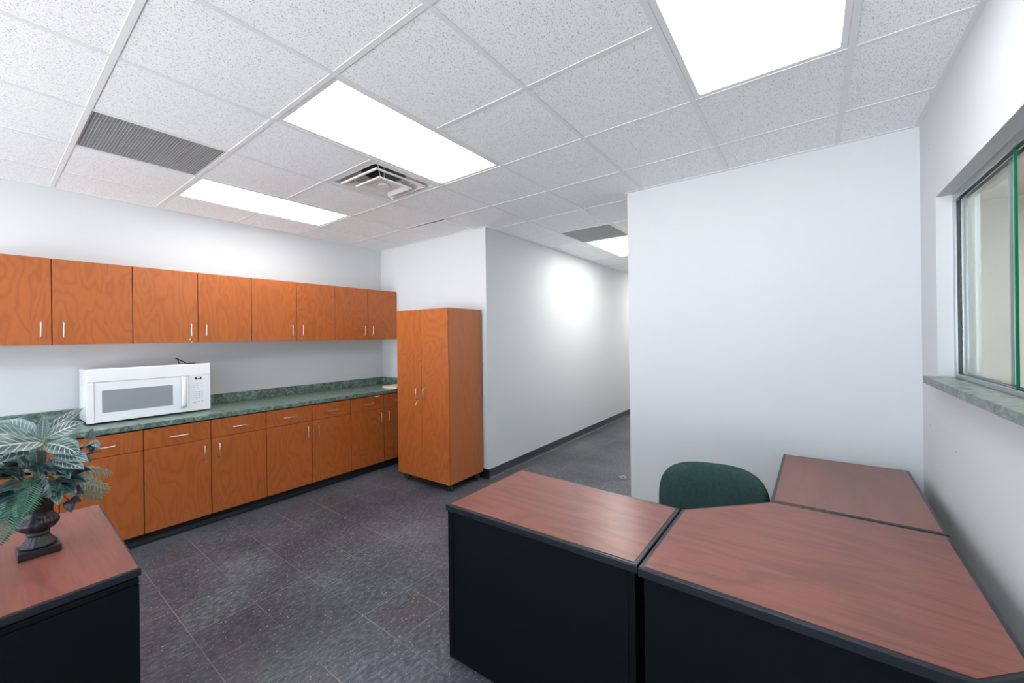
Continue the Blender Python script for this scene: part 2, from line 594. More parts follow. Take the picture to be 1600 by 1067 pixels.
rr_.box((SX1, YR - .1, SZ0), (XR + WT, YR, SZ1))
struct('wall_rear', rr_, MT['wall'])
w2 = thing('added_window', None, None, (SX0, YR - .05, SZ0))
tag(w2, kind='structure')
f_ = MB()
wN = 4
for k in range(wN + 1):
    x_ = (SX1 - SX0 - .05) * k / wN
    f_.box((x_, -.025, .05), (x_ + .05, .025, SZ1 - SZ0 - .05))
f_.box((0, -.025, 0), (SX1 - SX0, .025, .05))
f_.box((0, -.025, SZ1 - SZ0 - .05), (SX1 - SX0, .025, SZ1 - SZ0))
f_.build('added_window_frame', MT['alu'], w2)
for k in range(wN):
    x_ = (SX1 - SX0 - .05) * k / wN
    MB().quad(((x_ + .05, 0, .05), (x_ + (SX1 - SX0 - .05) / wN, 0, .05), (x_ + (SX1 - SX0 - .05) / wN, 0, SZ1 - SZ0 - .05), (x_ + .05, 0, SZ1 - SZ0 - .05))).build('glass_pane', MT['clear_glass'], w2)
OY0, OY1, OZ0, OZ1 = 0.55, 2.90, 1.262, 2.203     # pass-through opening
rw = MB()
rw.box((XR, YR, 0), (XR + WT, 5.0, OZ0))
rw.box((XR, YR, OZ1), (XR + WT, 5.0, H + .3))
rw.box((XR, OY1, OZ0), (XR + WT, 5.0, OZ1))
rw.box((XR, YR, OZ0), (XR + WT, OY0, OZ1))
struct('wall_right', rw, MT['wall'])
# room beyond the window
struct('wall_office_far', MB().box((XR + WT, 5.0, 0), (RX, 5.1, 2.75)), MT['wall2'])
struct('wall_office_right', MB().box((RX, YR, 0), (RX + .1, 5.1, 2.75)), MT['wall2'])
struct('wall_office_rear', MB().box((XR + WT, YR - .1, 0), (RX, YR, 2.75)), MT['wall2'])
struct('ceiling_office', MB().box((XR + WT, YR, 2.603), (RX, 5.0, 2.65)), MT['wall2'])
struct('roof_deck', MB().box((XL - .1, YR - .1, H + .3), (XR + WT, YE + .1, H + .36)), MT['plenum'])

# lay-in ceiling: 2 ft cells, fixtures leave their cells free
XMIN, XMAX = XL, XR


def cells():
    for i in range(-7, 4):
        for j in range(-8, 15):
            x0, x1 = GX + i * M, GX + (i + 1) * M
            y0, y1 = GY + j * M, GY + (j + 1) * M
            yield i, j, x0, x1, y0, y1


LIGHTS = [(-2, 0), (-5, 0), (1, 0), (-2, -5), (-5, -5), (1, -5)]    # lower cell of each 2x4 (i, j), j and j+1
HALL_LIGHTS = [(-2, 6), (-2, 11)]
VENTS = [(-4, -1), (-2, 5)]
DIFF = [(-3, 1)]
used = set()
for i, j in LIGHTS + HALL_LIGHTS:
    used |= {(i, j), (i, j + 1)}
used |= set(VENTS) | set(DIFF)
ct = MB()
BAR = 0.012


def clip(x0, x1, y0, y1, R):
    a, b, c, d = max(x0, R[0]), min(x1, R[1]), max(y0, R[2]), min(y1, R[3])
    return (a, b, c, d) if b - a > 0.002 and d - c > 0.002 else None


RECTS = [(XL, XR, YR, YB), (XH, XP, YB, YE)]
for i, j, x0, x1, y0, y1 in cells():
    if (i, j) in used:
        continue
    for R in RECTS:
        q = clip(x0, x1, y0, y1, R)
        if not q:
            continue
        if (i, j) == (-4, 3) and R is RECTS[0]:
            # one tile has slipped: a tapering dark gap opens along its near edge
            zt = H + .001
            a, b, c, d = q
            ct.quad(((a, c + .012, zt), (b, c + .030, zt), (b, d, zt), (a, d, zt)))
            continue
        ct.box((q[0], q[2], H + .0008), (q[1], q[3], H + .016))
struct('ceiling', ct, MT['tile'])
gr = MB()
for R in RECTS:
    for i in range(-7, 5):
        x = GX + i * M
        if R[0] + .02 < x < R[1] - .02:
            gr.box((x - BAR, R[2], H - .002), (x + BAR, R[3], H + .03))
    for j in range(-8, 16):
        y = GY + j * M
        if R[2] + .02 < y < R[3] - .02:
            xs = sorted([R[0]] + [GX + i * M for i in range(-7, 5) if R[0] < GX + i * M < R[1]] + [R[1]])
            for xa, xb in zip(xs, xs[1:]):
                i = round((xb - GX) / M - 1 + 1e-6) if abs((xb - GX) / M - round((xb - GX) / M)) < 1e-4 else math.floor((xb - GX) / M)
                # no cross bar in the middle of a 2x4 fixture
                if any(i == li and j == lj + 1 for li, lj in LIGHTS + HALL_LIGHTS):
                    continue
                if R is RECTS[0] and j == 3 and i == -4:
                    gr.box((xa + BAR, y - BAR, H - .0015), (xb - BAR, y + .002, H + .028))
                    continue
                gr.box((xa + (BAR if xa > R[0] else 0), y - BAR, H - .0015), (xb - (BAR if xb < R[1] else 0), y + BAR, H + .028))
struct('trim_1', gr, MT['grid'])
# wall angle round the ceiling edge
wa = MB()
A = .022
wa.box((XL, YR, H - .003), (XL + A, YB, H + .003))
wa.box((XR - A, YR, H - .003), (XR, YP, H + .003))
wa.box((XL + A, YB - A, H - .003), (XH, YB, H + .003))
wa.box((XP, YP - A, H - .003), (XR - A, YP, H + .003))
wa.box((XH, YB, H - .003), (XH + A, YE, H + .003))
wa.box((XP - A, YP, H - .003), (XP, YE, H + .003))
struct('trim_2', wa, MT['grid'])

# baseboards (coved black rubber)


def cove(a, b, nrm, h=.102, t=.004):
    """a,b xy ends along wall, nrm pointing into room"""
    mb = MB()
    a, b, n = Vector((*a, 0)), Vector((*b, 0)), Vector((*nrm, 0))
    prof = [(0, 0), (.018, 0), (.010, .004), (t + .001, .012), (t, .02), (t, h - .003), (0, h)]
    va = [mb.bm.verts.new(a + n * p + Vector((0, 0, z))) for p, z in prof]
    vb = [mb.bm.verts.new(b + n * p + Vector((0, 0, z))) for p, z in prof]
    k = len(prof)
    for q in range(k):
        mb.bm.faces.new((va[q], va[(q + 1) % k], vb[(q + 1) % k], vb[q]))
    mb.bm.faces.new(va)
    mb.bm.faces.new(vb[::-1])
    return mb


struct('baseboard_hallway_left', cove((XH, YB), (XH, YE), (1, 0), h=.10), MT['rubber_grey'])
struct('baseboard_back', cove((XL + .64, YB), (XH + .018, YB), (0, -1)), MT['rubber'])
struct('baseboard_partition', cove((XP, YP), (XR, YP), (0, -1)), MT['rubber'])
struct('baseboard_right', cove((XR, YR), (XR, YP), (-1, 0)), MT['rubber'])
struct('baseboard_hallway_right', cove((XP, YP), (XP, YE), (-1, 0)), MT['rubber_grey'])

# small holes and filler spots in the right-hand wall
mk = MB()
for y, z, r in ((3.012, 2.515, .006), (3.02, 2.493, .004), (3.07, 1.02, .004), (2.6, .99, .004)):
    mk.lathe([(r, 0), (r, .0008)], n=10)
    for v in list(mk.bm.verts)[-20:]:
        x0, y0, z0 = v.co
        v.co = (XR - .0004 - z0, y + x0, z + y0)
struct('trim_3', mk, MT['wall_mark'])

# ------------------------------------------------------------------ pass-through window
WX = XR + .058               # inner face of the aluminium frame
win = thing('window_1', None, None, (WX, OY1, OZ0 + .036))
tag(win, kind='structure')
wl = OY1 - OY0
wh = OZ1 - OZ0 - .036
fr = MB()
fr.box((0, -wl, 0), (.006, 0, .020))                      # bottom track, three upstands
fr.box((.024, -wl, 0), (.028, 0, .020))
fr.box((.046, -wl, 0), (.052, 0, .020))
fr.box((.006, -wl, 0), (.046, 0, .006))
fr.build('track', MT['alu'], win)
fr = MB()
fr.box((0, -wl, wh - .034), (.006, 0, wh))
fr.box((.024, -wl, wh - .034), (.028, 0, wh))
fr.box((.046, -wl, wh - .034), (.052, 0, wh))
fr.box((.006, -wl, wh - .008), (.046, 0, wh))
fr.build('head_channel', MT['alu'], win)
fr = MB()
fr.box((0, -.030, .020), (.007, 0, wh - .034))
fr.box((.023, -.026, .020), (.029, 0, wh - .034))
fr.box((.046, -.020, .020), (.052, 0, wh - .034))
fr.box((.007, -.006, .020), (.046, 0, wh - .034))
for z in (.02 + .012, .45, .86):
    fr.box((-.0012, -.018, z), (0, -.012, z + .006))
fr.build('jamb_channel', MT['alu'], win)
fr = MB()
fr.box((.0075, -.012, .021), (.0225, -.0065, wh - .035))
fr.build('gasket', MT['alu_dark'], win)
for nm_x, yend, em in ((.015, 2.205, 'glass_edge'), (.037, 2.330, 'glass_edge2')):
    y1 = -.014
    y0 = yend - OY1
    p = MB()
    p.quad(((nm_x, y0 + .006, .008), (nm_x, y1, .008), (nm_x, y1, wh - .012), (nm_x, y0 + .006, wh - .012)))
    g = p.build('glass_pane', MT['glass'], win)
    e = MB()
    e.box((nm_x - .0045, y0, .008), (nm_x + .0045, y0 + .006, wh - .012), .0008, 1)
    e.build('polished_edge', MT[em], g)
    e = MB()
    e.box((nm_x - .006, y0 - .002, .004), (nm_x + .006, y0 + .03, .024), .001, 1)
    e.build('shoe', MT['alu_dark'], g)

led = thing('window_ledge', 'grey-green marble-pattern ledge below the sliding glass window on the right wall', 'window ledge', (XR, OY1, OZ0))
mb = MB()
mb.prism([(-.052, -wl + .0), (.055, -wl), (.055, -.003), (0, -.003), (0, .006), (-.052, .006)], 0.0005, .036, .0015, 1)
mb.build('top', MT['sill'], led)
mb = MB()
mb.box((.055, -wl, .0005), (WT, -.003, .035))
mb.build('outer_board', MT['sill'], led)


# ------------------------------------------------------------------ ceiling fixtures
def light_fixture(label, i, j, m, group):
    x0, y0 = GX + i * M, GY + j * M
    t = thing('ceiling_light', label, 'ceiling light', (x0 + M / 2, y0 + M, H), 0, group)
    hx, hy = M / 2 - BAR, M - BAR
    fw = .026
    f = MB()
    z0, z1 = .001, .012
    f.box((-hx, -hy, z0), (-hx + fw, hy, z1), .002, 1)
    f.box((hx - fw, -hy, z0), (hx, hy, z1), .002, 1)
    f.box((-hx + fw, -hy, z0), (hx - fw, -hy + fw, z1), .002, 1)
    f.box((-hx + fw, hy - fw, z0), (hx - fw, hy, z1), .002, 1)
    f.build('frame', MT['white_metal'], t)
    d = MB()
    d.box((-hx + fw, -hy + fw, .006), (hx - fw, hy - fw, .009))
    d.build('diffuser', m, t)
    h = MB()
    h.box((-hx, -hy, .09), (hx, hy, .095))
    h.box((-hx, -hy, .013), (-hx + .003, hy, .09))
    h.box((hx - .003, -hy, .013), (hx, hy, .09))
    h.box((-hx, -hy, .013), (hx, -hy + .003, .09))
    h.box((-hx, hy - .003, .013), (hx, hy, .09))
    h.build('housing', MT['white_metal'], t)
    return t


LBL = {(-2, 0): 'lit rectangular ceiling light panel in the middle, beside the open air diffuser',
       (-5, 0): 'lit ceiling light panel nearest the left wall, above the wall cabinets',
       (1, 0): 'lit ceiling light panel at the top right, above the corner desk',
       (-2, -5): 'added unseen fill light panel behind the camera, in the middle',  # back row: panels added out of view to brighten the room
       (-5, -5): 'added unseen fill light panel behind the camera, nearest the left wall',
       (1, -5): 'added unseen fill light panel behind the camera, nearest the right wall'}
for i, j in LIGHTS:
    light_fixture(LBL[(i, j)], i, j, MT['lamp'], 'room ceiling light panels')
light_fixture('lit ceiling light panel in the hallway, partly hidden behind the partition wall', -2, 6, MT['lamp_hall'], 'hallway ceiling light panels')
light_fixture('added unseen fill light panel at the far end of the hallway, behind the partition wall', -2, 11, MT['lamp_hall'], 'hallway ceiling light panels')  # added panel, hidden from view, lights the hallway end
# added lamp, out of view, to brighten the office behind the glass
ol = thing('added_office_light', 'added unseen fill lamp in the room behind the sliding glass window', 'ceiling light', (1.55, 2.9, 2.603))
MB().box((-.30, -.60, -.06), (.30, .60, 0), .01).build('housing', MT['white_metal'], ol)
MB().box((-.27, -.57, -.066), (.27, .57, -.0605)).build('diffuser', MT['fill_lamp_office'], ol)


def return_grille(label, i, j, group):
    x0, y0 = GX + i * M, GY + j * M
    t = thing('return_air_grille', label, 'air vent', (x0 + M / 2, y0 + M / 2, H), 0, group)
    h = M / 2 - BAR
    f = MB()
    for a, b in (((-h, -h), (-h + .008, h)), ((h - .008, -h), (h, h)), ((-h + .008, -h), (h - .008, -h + .008)), ((-h + .008, h - .008), (h - .008, h))):
        f.box((*a, .001), (*b, .016))
    f.build('frame', MT['grey_grille'], t)
    g = MB()
    n = 44
    st = (2 * h - .016) / n
    for k in range(1, n):
        p = -h + .008 + k * st
        g.box((-h + .008, p - .0009, .003), (h - .008, p + .0009, .014))
        g.box((p - .0009, -h + .008, .003), (p + .0009, h - .008, .014))
    g.build('egg_crate_core', MT['grey_grille'], t)
    d = MB()
    d.box((-h, -h, .16), (h, h, .165))
    d.box((-h, -h, .017), (-h + .002, h, .16))
    d.box((h - .002, -h, .017), (h, h, .16))
    d.box((-h, -h, .017), (h, -h + .002, .16))
    d.box((-h, h - .002, .017), (h, h, .16))
    d.build('duct_box', MT['grey_grille'], t)
    return t


return_grille('grey square egg-crate return air grille in the ceiling above the left cabinets', -4, -1, 'return air grilles')
return_grille('grey square return air grille in the hallway ceiling, before the hallway light', -2, 5, 'return air grilles')


def supply_diffuser(i, j):
    t = thing('supply_air_diffuser', 'white square stepped air diffuser with dark round duct, beside the middle ceiling light', 'air vent',
              (GX + (i + .5) * M, GY + (j + .5) * M, H))
    h = M / 2 - BAR

    def frustum_ring(mb, a0, z0, a1, z1, th=.0015):
        for s in range(4):
            q = Matrix.Rotation(s * math.pi / 2, 3, 'Z')
            P = [Vector(v) for v in ((-a0, -a0, z0), (a0, -a0, z0), (a1, -a1, z1), (-a1, -a1, z1))]
            lo = [mb.bm.verts.new(q @ p) for p in P]
            hi = [mb.bm.verts.new(q @ (p + Vector((0, .0, th)))) for p in P]
            mb.bm.faces.new(lo)
            mb.bm.faces.new(hi[::-1])
            for k in range(4):
                mb.bm.faces.new((lo[k], hi[k], hi[(k + 1) % 4], lo[(k + 1) % 4]))
    f = MB()
    frustum_ring(f, h, .002, h - .035, .001)
    frustum_ring(f, h - .035, .001, h - .040, .02)
    f.build('frame', MT['white_metal'], t)
    f = MB()
    # pan sloping up to the neck: square to round
    n = 32
    sq, rd = [], []
    for k in range(n):
        a = k * 2 * math.pi / n + math.pi / 4
        c, s_ = math.cos(a), math.sin(a)
        m_ = max(abs(c), abs(s_))
        sq.append(f.bm.verts.new((c / m_ * (h - .040), s_ / m_ * (h - .040), .02)))
        rd.append(f.bm.verts.new((c * .165, s_ * .165, .085)))
    for k in range(n):
        f.bm.faces.new((sq[k], sq[(k + 1) % n], rd[(k + 1) % n], rd[k]))
    f.build('pan', MT['dusty'], t)
    f = MB()
    f.lathe([(.165, .085), (.165, .22), (.16, .225), (0.01, .225)], n=32)
    f.bm.faces.ensure_lookup_table()
    # open the bottom of the neck
    for fc in list(f.bm.faces):
        if len(fc.verts) > 8 and abs(fc.calc_center_median().z - .085) < .001:
            f.bm.faces.remove(fc)
    f.build('neck', MT['duct'], t)
    f = MB()
    frustum_ring(f, .222, -.012, .210, -.013)
    frustum_ring(f, .210, -.013, .165, .022)
    frustum_ring(f, .222, -.012, .224, -.004)
    f.build('cone', MT['dusty'], t)
    f = MB()
    frustum_ring(f, .146, -.030, .136, -.031)
    frustum_ring(f, .136, -.031, .100, -.014)
    frustum_ring(f, .100, -.014, .0, -.010)
    frustum_ring(f, .146, -.030, .148, -.022)
    f.lathe([(.045, -.020), (.045, -.013)], n=20)
    f.build('centre_plate', MT['dusty'], t)
    for sx, sy in ((1, 1), (-1, 1), (1, -1), (-1, -1)):
        f = MB()
        f.tube(((sx * .10, sy * .10, -.012), (sx * .165, sy * .165, .024), (sx * .16, sy * .17, .076)), .003, 6)
        f.build('hanger', MT['white_metal'], t)
    MB().tube(((0, 0, -.008), (0, 0, .2)), .003, 6).build('centre_rod', MT['white_metal'], t)


supply_diffuser(-3, 1)


# ------------------------------------------------------------------ cabinets along the left wall
def pull(parent, p, axis, out, length=.105, proj_=.030, r=.0042):
    """bow pull centred at p on the door face; axis 'y' or 'z'; out = outward unit vector"""
    out = Vector(out)
    p = Vector(p)
    ax = Vector(axis)
    h = length / 2
    c = []
    k = .008
    c.append(p - ax * h)
    c.append(p - ax * h + out * (proj_ - k))
    c.append(p - ax * (h - k * .3) + out * (proj_ - k * .3))
    c.append(p - ax * (h - k) + out * proj_)
    c.append(p + ax * (h - k) + out * proj_)
    c.append(p + ax * (h - k * .3) + out * (proj_ - k * .3))
    c.append(p + ax * h + out * (proj_ - k))
    c.append(p + ax * h)
    return MB().tube(c, r, 8).build('handle', MT['chrome'], parent)


UW = .840


def wall_cabinet():
    t = thing('wall_cabinet', None, 'wall cabinet', (XL + .001, 0, 1.507), 0, 'cherry wall cabinets')
    d, h = .330, .613
    b = MB()
    b.box((0, .001, 0), (d - .020, UW - .001, h), .001, 1)
    b.build('body', MT['cherry_side'], t)
    b = MB()
    b.box((d - .0198, .0005, .002), (d - .0186, UW - .0005, h - .002))
    b.build('face_frame', MT['carcass'], t)
    for k in range(2):
        y0 = .0026 + k * UW / 2
        y1 = y0 + UW / 2 - .0052
        door = MB().box((d - .018, y0, .001), (d, y1, h - .001), .0008, 1).build('door', MT['cherry'], t)
        hy = UW / 2 + (-.053 if k == 0 else .053)
        pull(door, (d, hy, .108), (0, 0, 1), (1, 0, 0))
    return t


def base_cabinet():
    t = thing('base_cabinet', None, 'base cabinet', (XL + .001, 0, 0), 0, 'cherry base cabinets')
    d = .6205
    b = MB()
    b.box((0, .001, .088), (d - .020, UW - .001, .872), .001, 1)
    b.build('body', MT['carcass'], t)
    b = MB()
    b.box((0, .0, 0), (d - .055, UW, .087))
    b.build('toe_kick', MT['rubber'], t)
    b = MB()
    prof = [(d - .055, 0.0), (d - .020, 0.0), (d - .034, .004), (d - .046, .015), (d - .051, .03), (d - .051, .086), (d - .055, .086)]
    va = [b.bm.verts.new((x, 0, z)) for x, z in prof]
    vb = [b.bm.verts.new((x, UW, z)) for x, z in prof]
    for q in range(len(prof)):
        b.bm.faces.new((va[q], va[(q + 1) % len(prof)], vb[(q + 1) % len(prof)], vb[q]))
    b.bm.faces.new(va)
    b.bm.faces.new(vb[::-1])
    b.build('toe_cove', MT['rubber'], t)
    for k in range(2):
        y0 = .0028 + k * UW / 2
        y1 = y0 + UW / 2 - .0056
        door = MB().box((d - .018, y0, .086), (d, y1, .708), .0008, 1).build('door', MT['cherry'], t)
        hy = UW / 2 + (-.050 if k == 0 else .054)
        pull(door, (d, hy, .603), (0, 0, 1), (1, 0, 0), .112)
        dr = MB().box((d - .018, y0, .712), (d, y1, .862), .0008, 1).build('drawer', MT['cherry'], t)
        pull(dr, (d, y0 + (y1 - y0) / 2, .782), (0, 1, 0), (1, 0, 0), .115)
    return t


wc = wall_cabinet()
bc = base_cabinet()
WL = ['first cherry wall cabinet at the left edge, plain doors with no lock',
      'cherry wall cabinet over the microwave\'s right half, with a key hanging below its left handle',
      'third cherry wall cabinet from the left, with a small lock below its right-hand handle',
      'last cherry wall cabinet, in the back corner beside the tall cabinet']
BL = ['first cherry base cabinet, half hidden behind the potted plant and side desk',
      'cherry base cabinet below the right end of the microwave, with two drawers',
      'third cherry base cabinet from the left, between the microwave and the corner',
      'last cherry base cabinet, partly hidden by the tall cabinet, cream paper poking from its drawer']
for k in range(4):
    y = -.103 + k * UW
    a = wc if k == 0 else copy_tree(wc)
    a.location.y = y
    a['label'] = WL[k]
    b_ = bc if k == 0 else copy_tree(bc)
    b_.location.y = y
    b_['label'] = BL[k]
    if k in (1, 2):
        l = MB()
        l.lathe([(.008, 0), (.008, .003), (.006, .004)], n=14)
        for v in l.bm.verts:
            x0, y0, z0 = v.co
            yy = UW / 2 + (-.055 if k == 1 else .048)
            v.co = (.330 + z0, yy + x0, .027 + y0)
        l.build('lock', MT['chrome'], a)
LY = -.103 + 1 * UW + UW / 2 - .055
kt = thing('cabinet_key', 'small dark-headed key in the lock of the wall cabinet over the microwave', 'key', (XL + .336, LY, 1.534))
MB().box((0, -.0035, -.004), (.014, .0035, .004)).build('blade', MT['chrome'], kt)
mb = MB()
mb.lathe([(.011, -.0015), (.012, 0), (.011, .0015)], n=16)
for v in mb.bm.verts:
    x0, y0, z0 = v.co
    v.co = (.022 + x0, z0, y0 - .004)
mb.build('head', MT['black_plastic'], kt)
mb = MB()
mb.tube([(.024, .0, -.012), (.026, .002, -.022), (.026, -.001, -.034)], .0025, 6)
mb.build('ring', MT['chrome'], kt)

# worktop
cw = thing('worktop', 'long green marble-pattern worktop running along the left wall on the base cabinets', 'worktop', (XL, -.103, .873))
L_ = YB - (-.103)
mb = MB()
mb.box((.001, 0, .0), (.6355, L_ - .001, .038), .003, 2)
mb.build('slab', MT['stone'], cw)
mb = MB()
mb.box((.001, 0, .0385), (.021, L_ - .001, .130), .0015, 1)
bs_ = mb.build('backsplash', MT['stone'], None, loc=(XL, -.103, .873))
tag(bs_, 'low green marble-pattern backsplash along the wall behind the long worktop', 'backsplash')
bs_ = MB().box((.0215, L_ - .021, .0385), (.6355, L_ - .001, .130), .0015, 1).build('backsplash', MT['stone'], None, loc=(XL, -.103, .873))
tag(bs_, 'short green marble-pattern backsplash piece on the back wall, beside the tall cabinet', 'backsplash')

# cream paper sticking out of the last drawer
pp = MB()
N_ = 8
rows = []
for k in range(N_ + 1):
    y = 2.695 + k * (.095 / N_)
    s = math.sin(math.pi * k / N_)
    rows.append([pp.bm.verts.new((XL + .612, y, .866)), pp.bm.verts.new((XL + .6225 + .006 * s, y, .8655 - .004 * s)), pp.bm.verts.new((XL + .624 + .012 * s, y, .864 - .014 * s))])
for A_, B_ in zip(rows, rows[1:]):
    for q in range(2):
        pp.bm.faces.new((A_[q], A_[q + 1], B_[q + 1], B_[q]))
o = pp.build('paper_sheet', MT['paper_y'])
sm = o.modifiers.new('s', 'SOLIDIFY')
sm.thickness = .001
tag(o, 'cream paper corner poking out of the top of the last base-cabinet drawer', 'paper')

# paper pad and sheet on the worktop
bk = thing('paper_pad', 'thick white paper pad on the worktop next to the tall cabinet', 'paper pad', (-4.10, 3.08, .9115), .06)
mb = MB()
mb.box((-.115, -.10, .002), (.14, .10, .022), .001, 1)
mb.build('pages', MT['paper'], bk)
mb = MB()
mb.box((-.117, -.102, .0225), (.142, .102, .0245))
mb.build('cover', MT['paper_y'], bk)
mb = MB()
mb.box((-.117, -.102, .0), (.142, .102, .0018))
mb.build('back_card', MT['black_plastic'], bk)
tag(MB().box((-4.12, 2.93, .9113), (-3.985, 2.972, .9122)).build('paper_sheet', MT['paper']),
    'loose white sheet lying in front of the paper pad on the worktop', 'paper')

# ------------------------------------------------------------------ microwave
mw = thing('microwave', 'white over-the-range microwave oven standing on the green worktop', 'microwave', (-4.222, .473, .911), .006)
W_, HH = .752, .400
z0 = .014
b = MB()
b.box((-.360, .004, z0), (-.030, W_ - .004, z0 + HH - .006), .004, 2)
b.build('body', MT['appliance'], mw)
b = MB()
b.box((-.034, 0, z0 + .300), (0, W_, z0 + HH), .005, 3)
b.box((-.034, W_ - .150, z0 - .001), (0, W_, z0 + .300), .004, 3)
b.build('front_trim', MT['appliance'], mw)
dz0, dz1 = z0 + .0, z0 + .299
dr = MB()
dy1 = W_ - .151
dr.box((-.030, 0, dz0), (-.006, dy1, dz1), .003, 2)
for a_, c_ in (((0, dz0), (.038, dz1)), ((dy1 - .010, dz0), (dy1, dz1)), ((.038, dz0), (dy1 - .010, dz0 + .030))):
    dr.box((-.008, a_[0], a_[1]), (0, c_[0], c_[1]), .0015, 1)
door = dr.build('door', MT['appliance'], mw)
b = MB()
for a_, c_ in (((.042, .034), (.080, .295)), ((.494, .034), (dy1 - .013, .295)), ((.080, .034), (.494, .068)), ((.080, .236), (.494, .295))):
    b.box((-.007, a_[0], z0 + a_[1]), (-.0035, c_[0], z0 + c_[1]))
b.build('window_surround', MT['appliance2'], door)
MB().box((-.0065, .080, z0 + .068), (-.0045, .494, z0 + .236)).build('window', MT['mw_window'], door)
b = MB()
hy = .562
b.tube([(0, hy, z0 + .048), (.022, hy, z0 + .052), (.030, hy, z0 + .075), (.032, hy, z0 + .17), (.030, hy, z0 + .265), (.022, hy, z0 + .288), (0, hy, z0 + .292)], .0105, 10)
for v in b.bm.verts:
    v.co.y = hy + (v.co.y - hy) * 1.7
b.build('handle', MT['appliance'], door)
cp = MB().box((.0002, W_ - .142, z0 + .045), (.0018, W_ - .030, z0 + .300), .0006, 1).build('control_panel', MT['appliance2'], mw)
MB().box((.0019, W_ - .110, z0 + .266), (.0026, W_ - .064, z0 + .286)).build('display', MT['mw_dark'], cp)
MB().box((.0027, W_ - .098, z0 + .274), (.003, W_ - .076, z0 + .284)).build('display_digits', MT['mw_digit'], cp)


def key(y, z, wd=.010, hd=.0055):
    MB().box((.0019, W_ - y - wd / 2, z0 + z - hd / 2), (.0023, W_ - y + wd / 2, z0 + z + hd / 2)).build('key_print', MT['mw_print'], cp)


for z in (.160, .143, .127, .110):
    for y in (.120, .101, .083):
        key(y, z)
    key(.062, z + .002, .014, .0022)
key(.103, .098, .010, .002)
for z in (.213, .198):
    key(.121, z, .016, .0022)
    key(.092, z, .020, .0022)
    key(.062, z, .014, .0022)
key(.085, .231, .040, .0018)
key(.107, .173, .028, .0015)
key(.114, .072, .022, .007)
key(.085, .074, .012, .006)
key(.060, .077, .012, .006)
for x in (-.32, -.06):
    for y in (.06, W_ - .06):
        MB().lathe([(.014, .0005), (.014, z0)], (x, y, 0), 14).build('foot', MT['black_plastic'], mw)
b = MB()
for k in range(10):
    b.box((-.30 + k * .018, .0028, z0 + .12), (-.29 + k * .018, .0042, z0 + .26))
b.build('side_vent', MT['appliance2'], mw)
b = MB()
zt = z0 + HH - .006
b.tube([(-.33, .615, zt + .003), (-.30, .60, zt + .040), (-.25, .575, zt + .050), (-.20, .60, zt + .030), (-.18, .63, zt + .004), (-.16, .65, zt + .004), (-.14, .68, zt + .004)], .0048, 8)
b.build('power_cord', MT['cord'], mw)

# ------------------------------------------------------------------ tall cabinet on casters
RZ = math.atan2(.018, .762)
tc_ = thing('tall_cabinet', 'tall two-door cherry cabinet on casters against the back wall, by the hallway corner', 'cabinet', (-3.572, 2.714, 0), RZ)
tw, td, th0, th1 = .766, .508, .080, 1.815
b = MB()
b.box((0, .019, th0), (tw, td, th1), .001, 1)
b.build('body', MT['cherry_side'], tc_)
b = MB()
b.box((.004, .0175, th0 + .004), (tw - .004, .0188, th1 - .004))
b.build('face_frame', MT['carcass'], tc_)
for k in range(2):
    x0 = .0 + k * tw / 2 + .0022
    x1 = x0 + tw / 2 - .0044
    dd = MB().box((x0, 0, th0), (x1, .017, th1), .001, 1).build('door', MT['cherry'], tc_)
    pull(dd, (tw / 2 + (-.052 if k == 0 else .052), 0, .948), (0, 0, 1), (0, -1, 0), .112)
b = MB()
b.lathe([(.008, 0), (.008, .004)], n=14)
for v in b.bm.verts:
    x0, y0, z_ = v.co
    v.co = (tw / 2 - .055 + x0, -z_, .862 + y0)
b.build('lock', MT['chrome'], tc_)
for cx_, cy_, a_ in ((.055, .065, .5), (tw - .055, .065, 2.2), (tw - .055, td - .055, 1.0), (.055, td - .055, 2.6)):
    b = MB()
    b.box((-.022, -.022, .070), (.022, .022, .0798), .002, 1)
    b.tube([(0, 0, .045), (0, 0, .072)], .010, 10)
    b.box((-.012, -.026, .038), (.030, -.022, .060), .001, 1)
    b.box((-.012, .022, .038), (.030, .026, .060), .001, 1)
    b.box((-.010, -.022, .052), (.026, .022, .064), .003, 1)
    cs = b.build('caster', MT['caster'], tc_, loc=(cx_, cy_, 0), rotz=a_)
    for sy in (-.013, .013):
        wmb = MB()
        wmb.lathe([(.017, -.008), (.0245, -.007), (.026, -.003), (.026, .003), (.0245, .007), (.017, .008)], n=22)
        for v in wmb.bm.verts:
            x0, y0, z_ = v.co
            v.co = (x0 + .014, z_ + sy, y0 + .0262)
        wmb.build('wheel', MT['caster'], cs)
kx = Matrix.Rotation(RZ, 3, 'Z') @ Vector((tw / 2 - .055, -.005, .862))
kt = thing('cabinet_key', 'small silver key with pinkish tag hanging in the left door of the tall cabinet', 'key', (-3.572 + kx.x, 2.714 + kx.y, kx.z), RZ)
MB().box((-.003, -.012, -.003), (.003, .0, .003)).build('blade', MT['chrome'], kt)
MB().tube([(0, -.014, .002), (-.003, -.016, -.018), (-.008, -.015, -.03)], .0028, 6).build('ring', MT['chrome'], kt)
b = MB()
b.box((-.020, -.018, -.036), (-.004, -.016, -.012), .0008, 1)
b.build('tag', plain('pink_tag', (0.62, .42, .36), .5, noise=.05), kt)


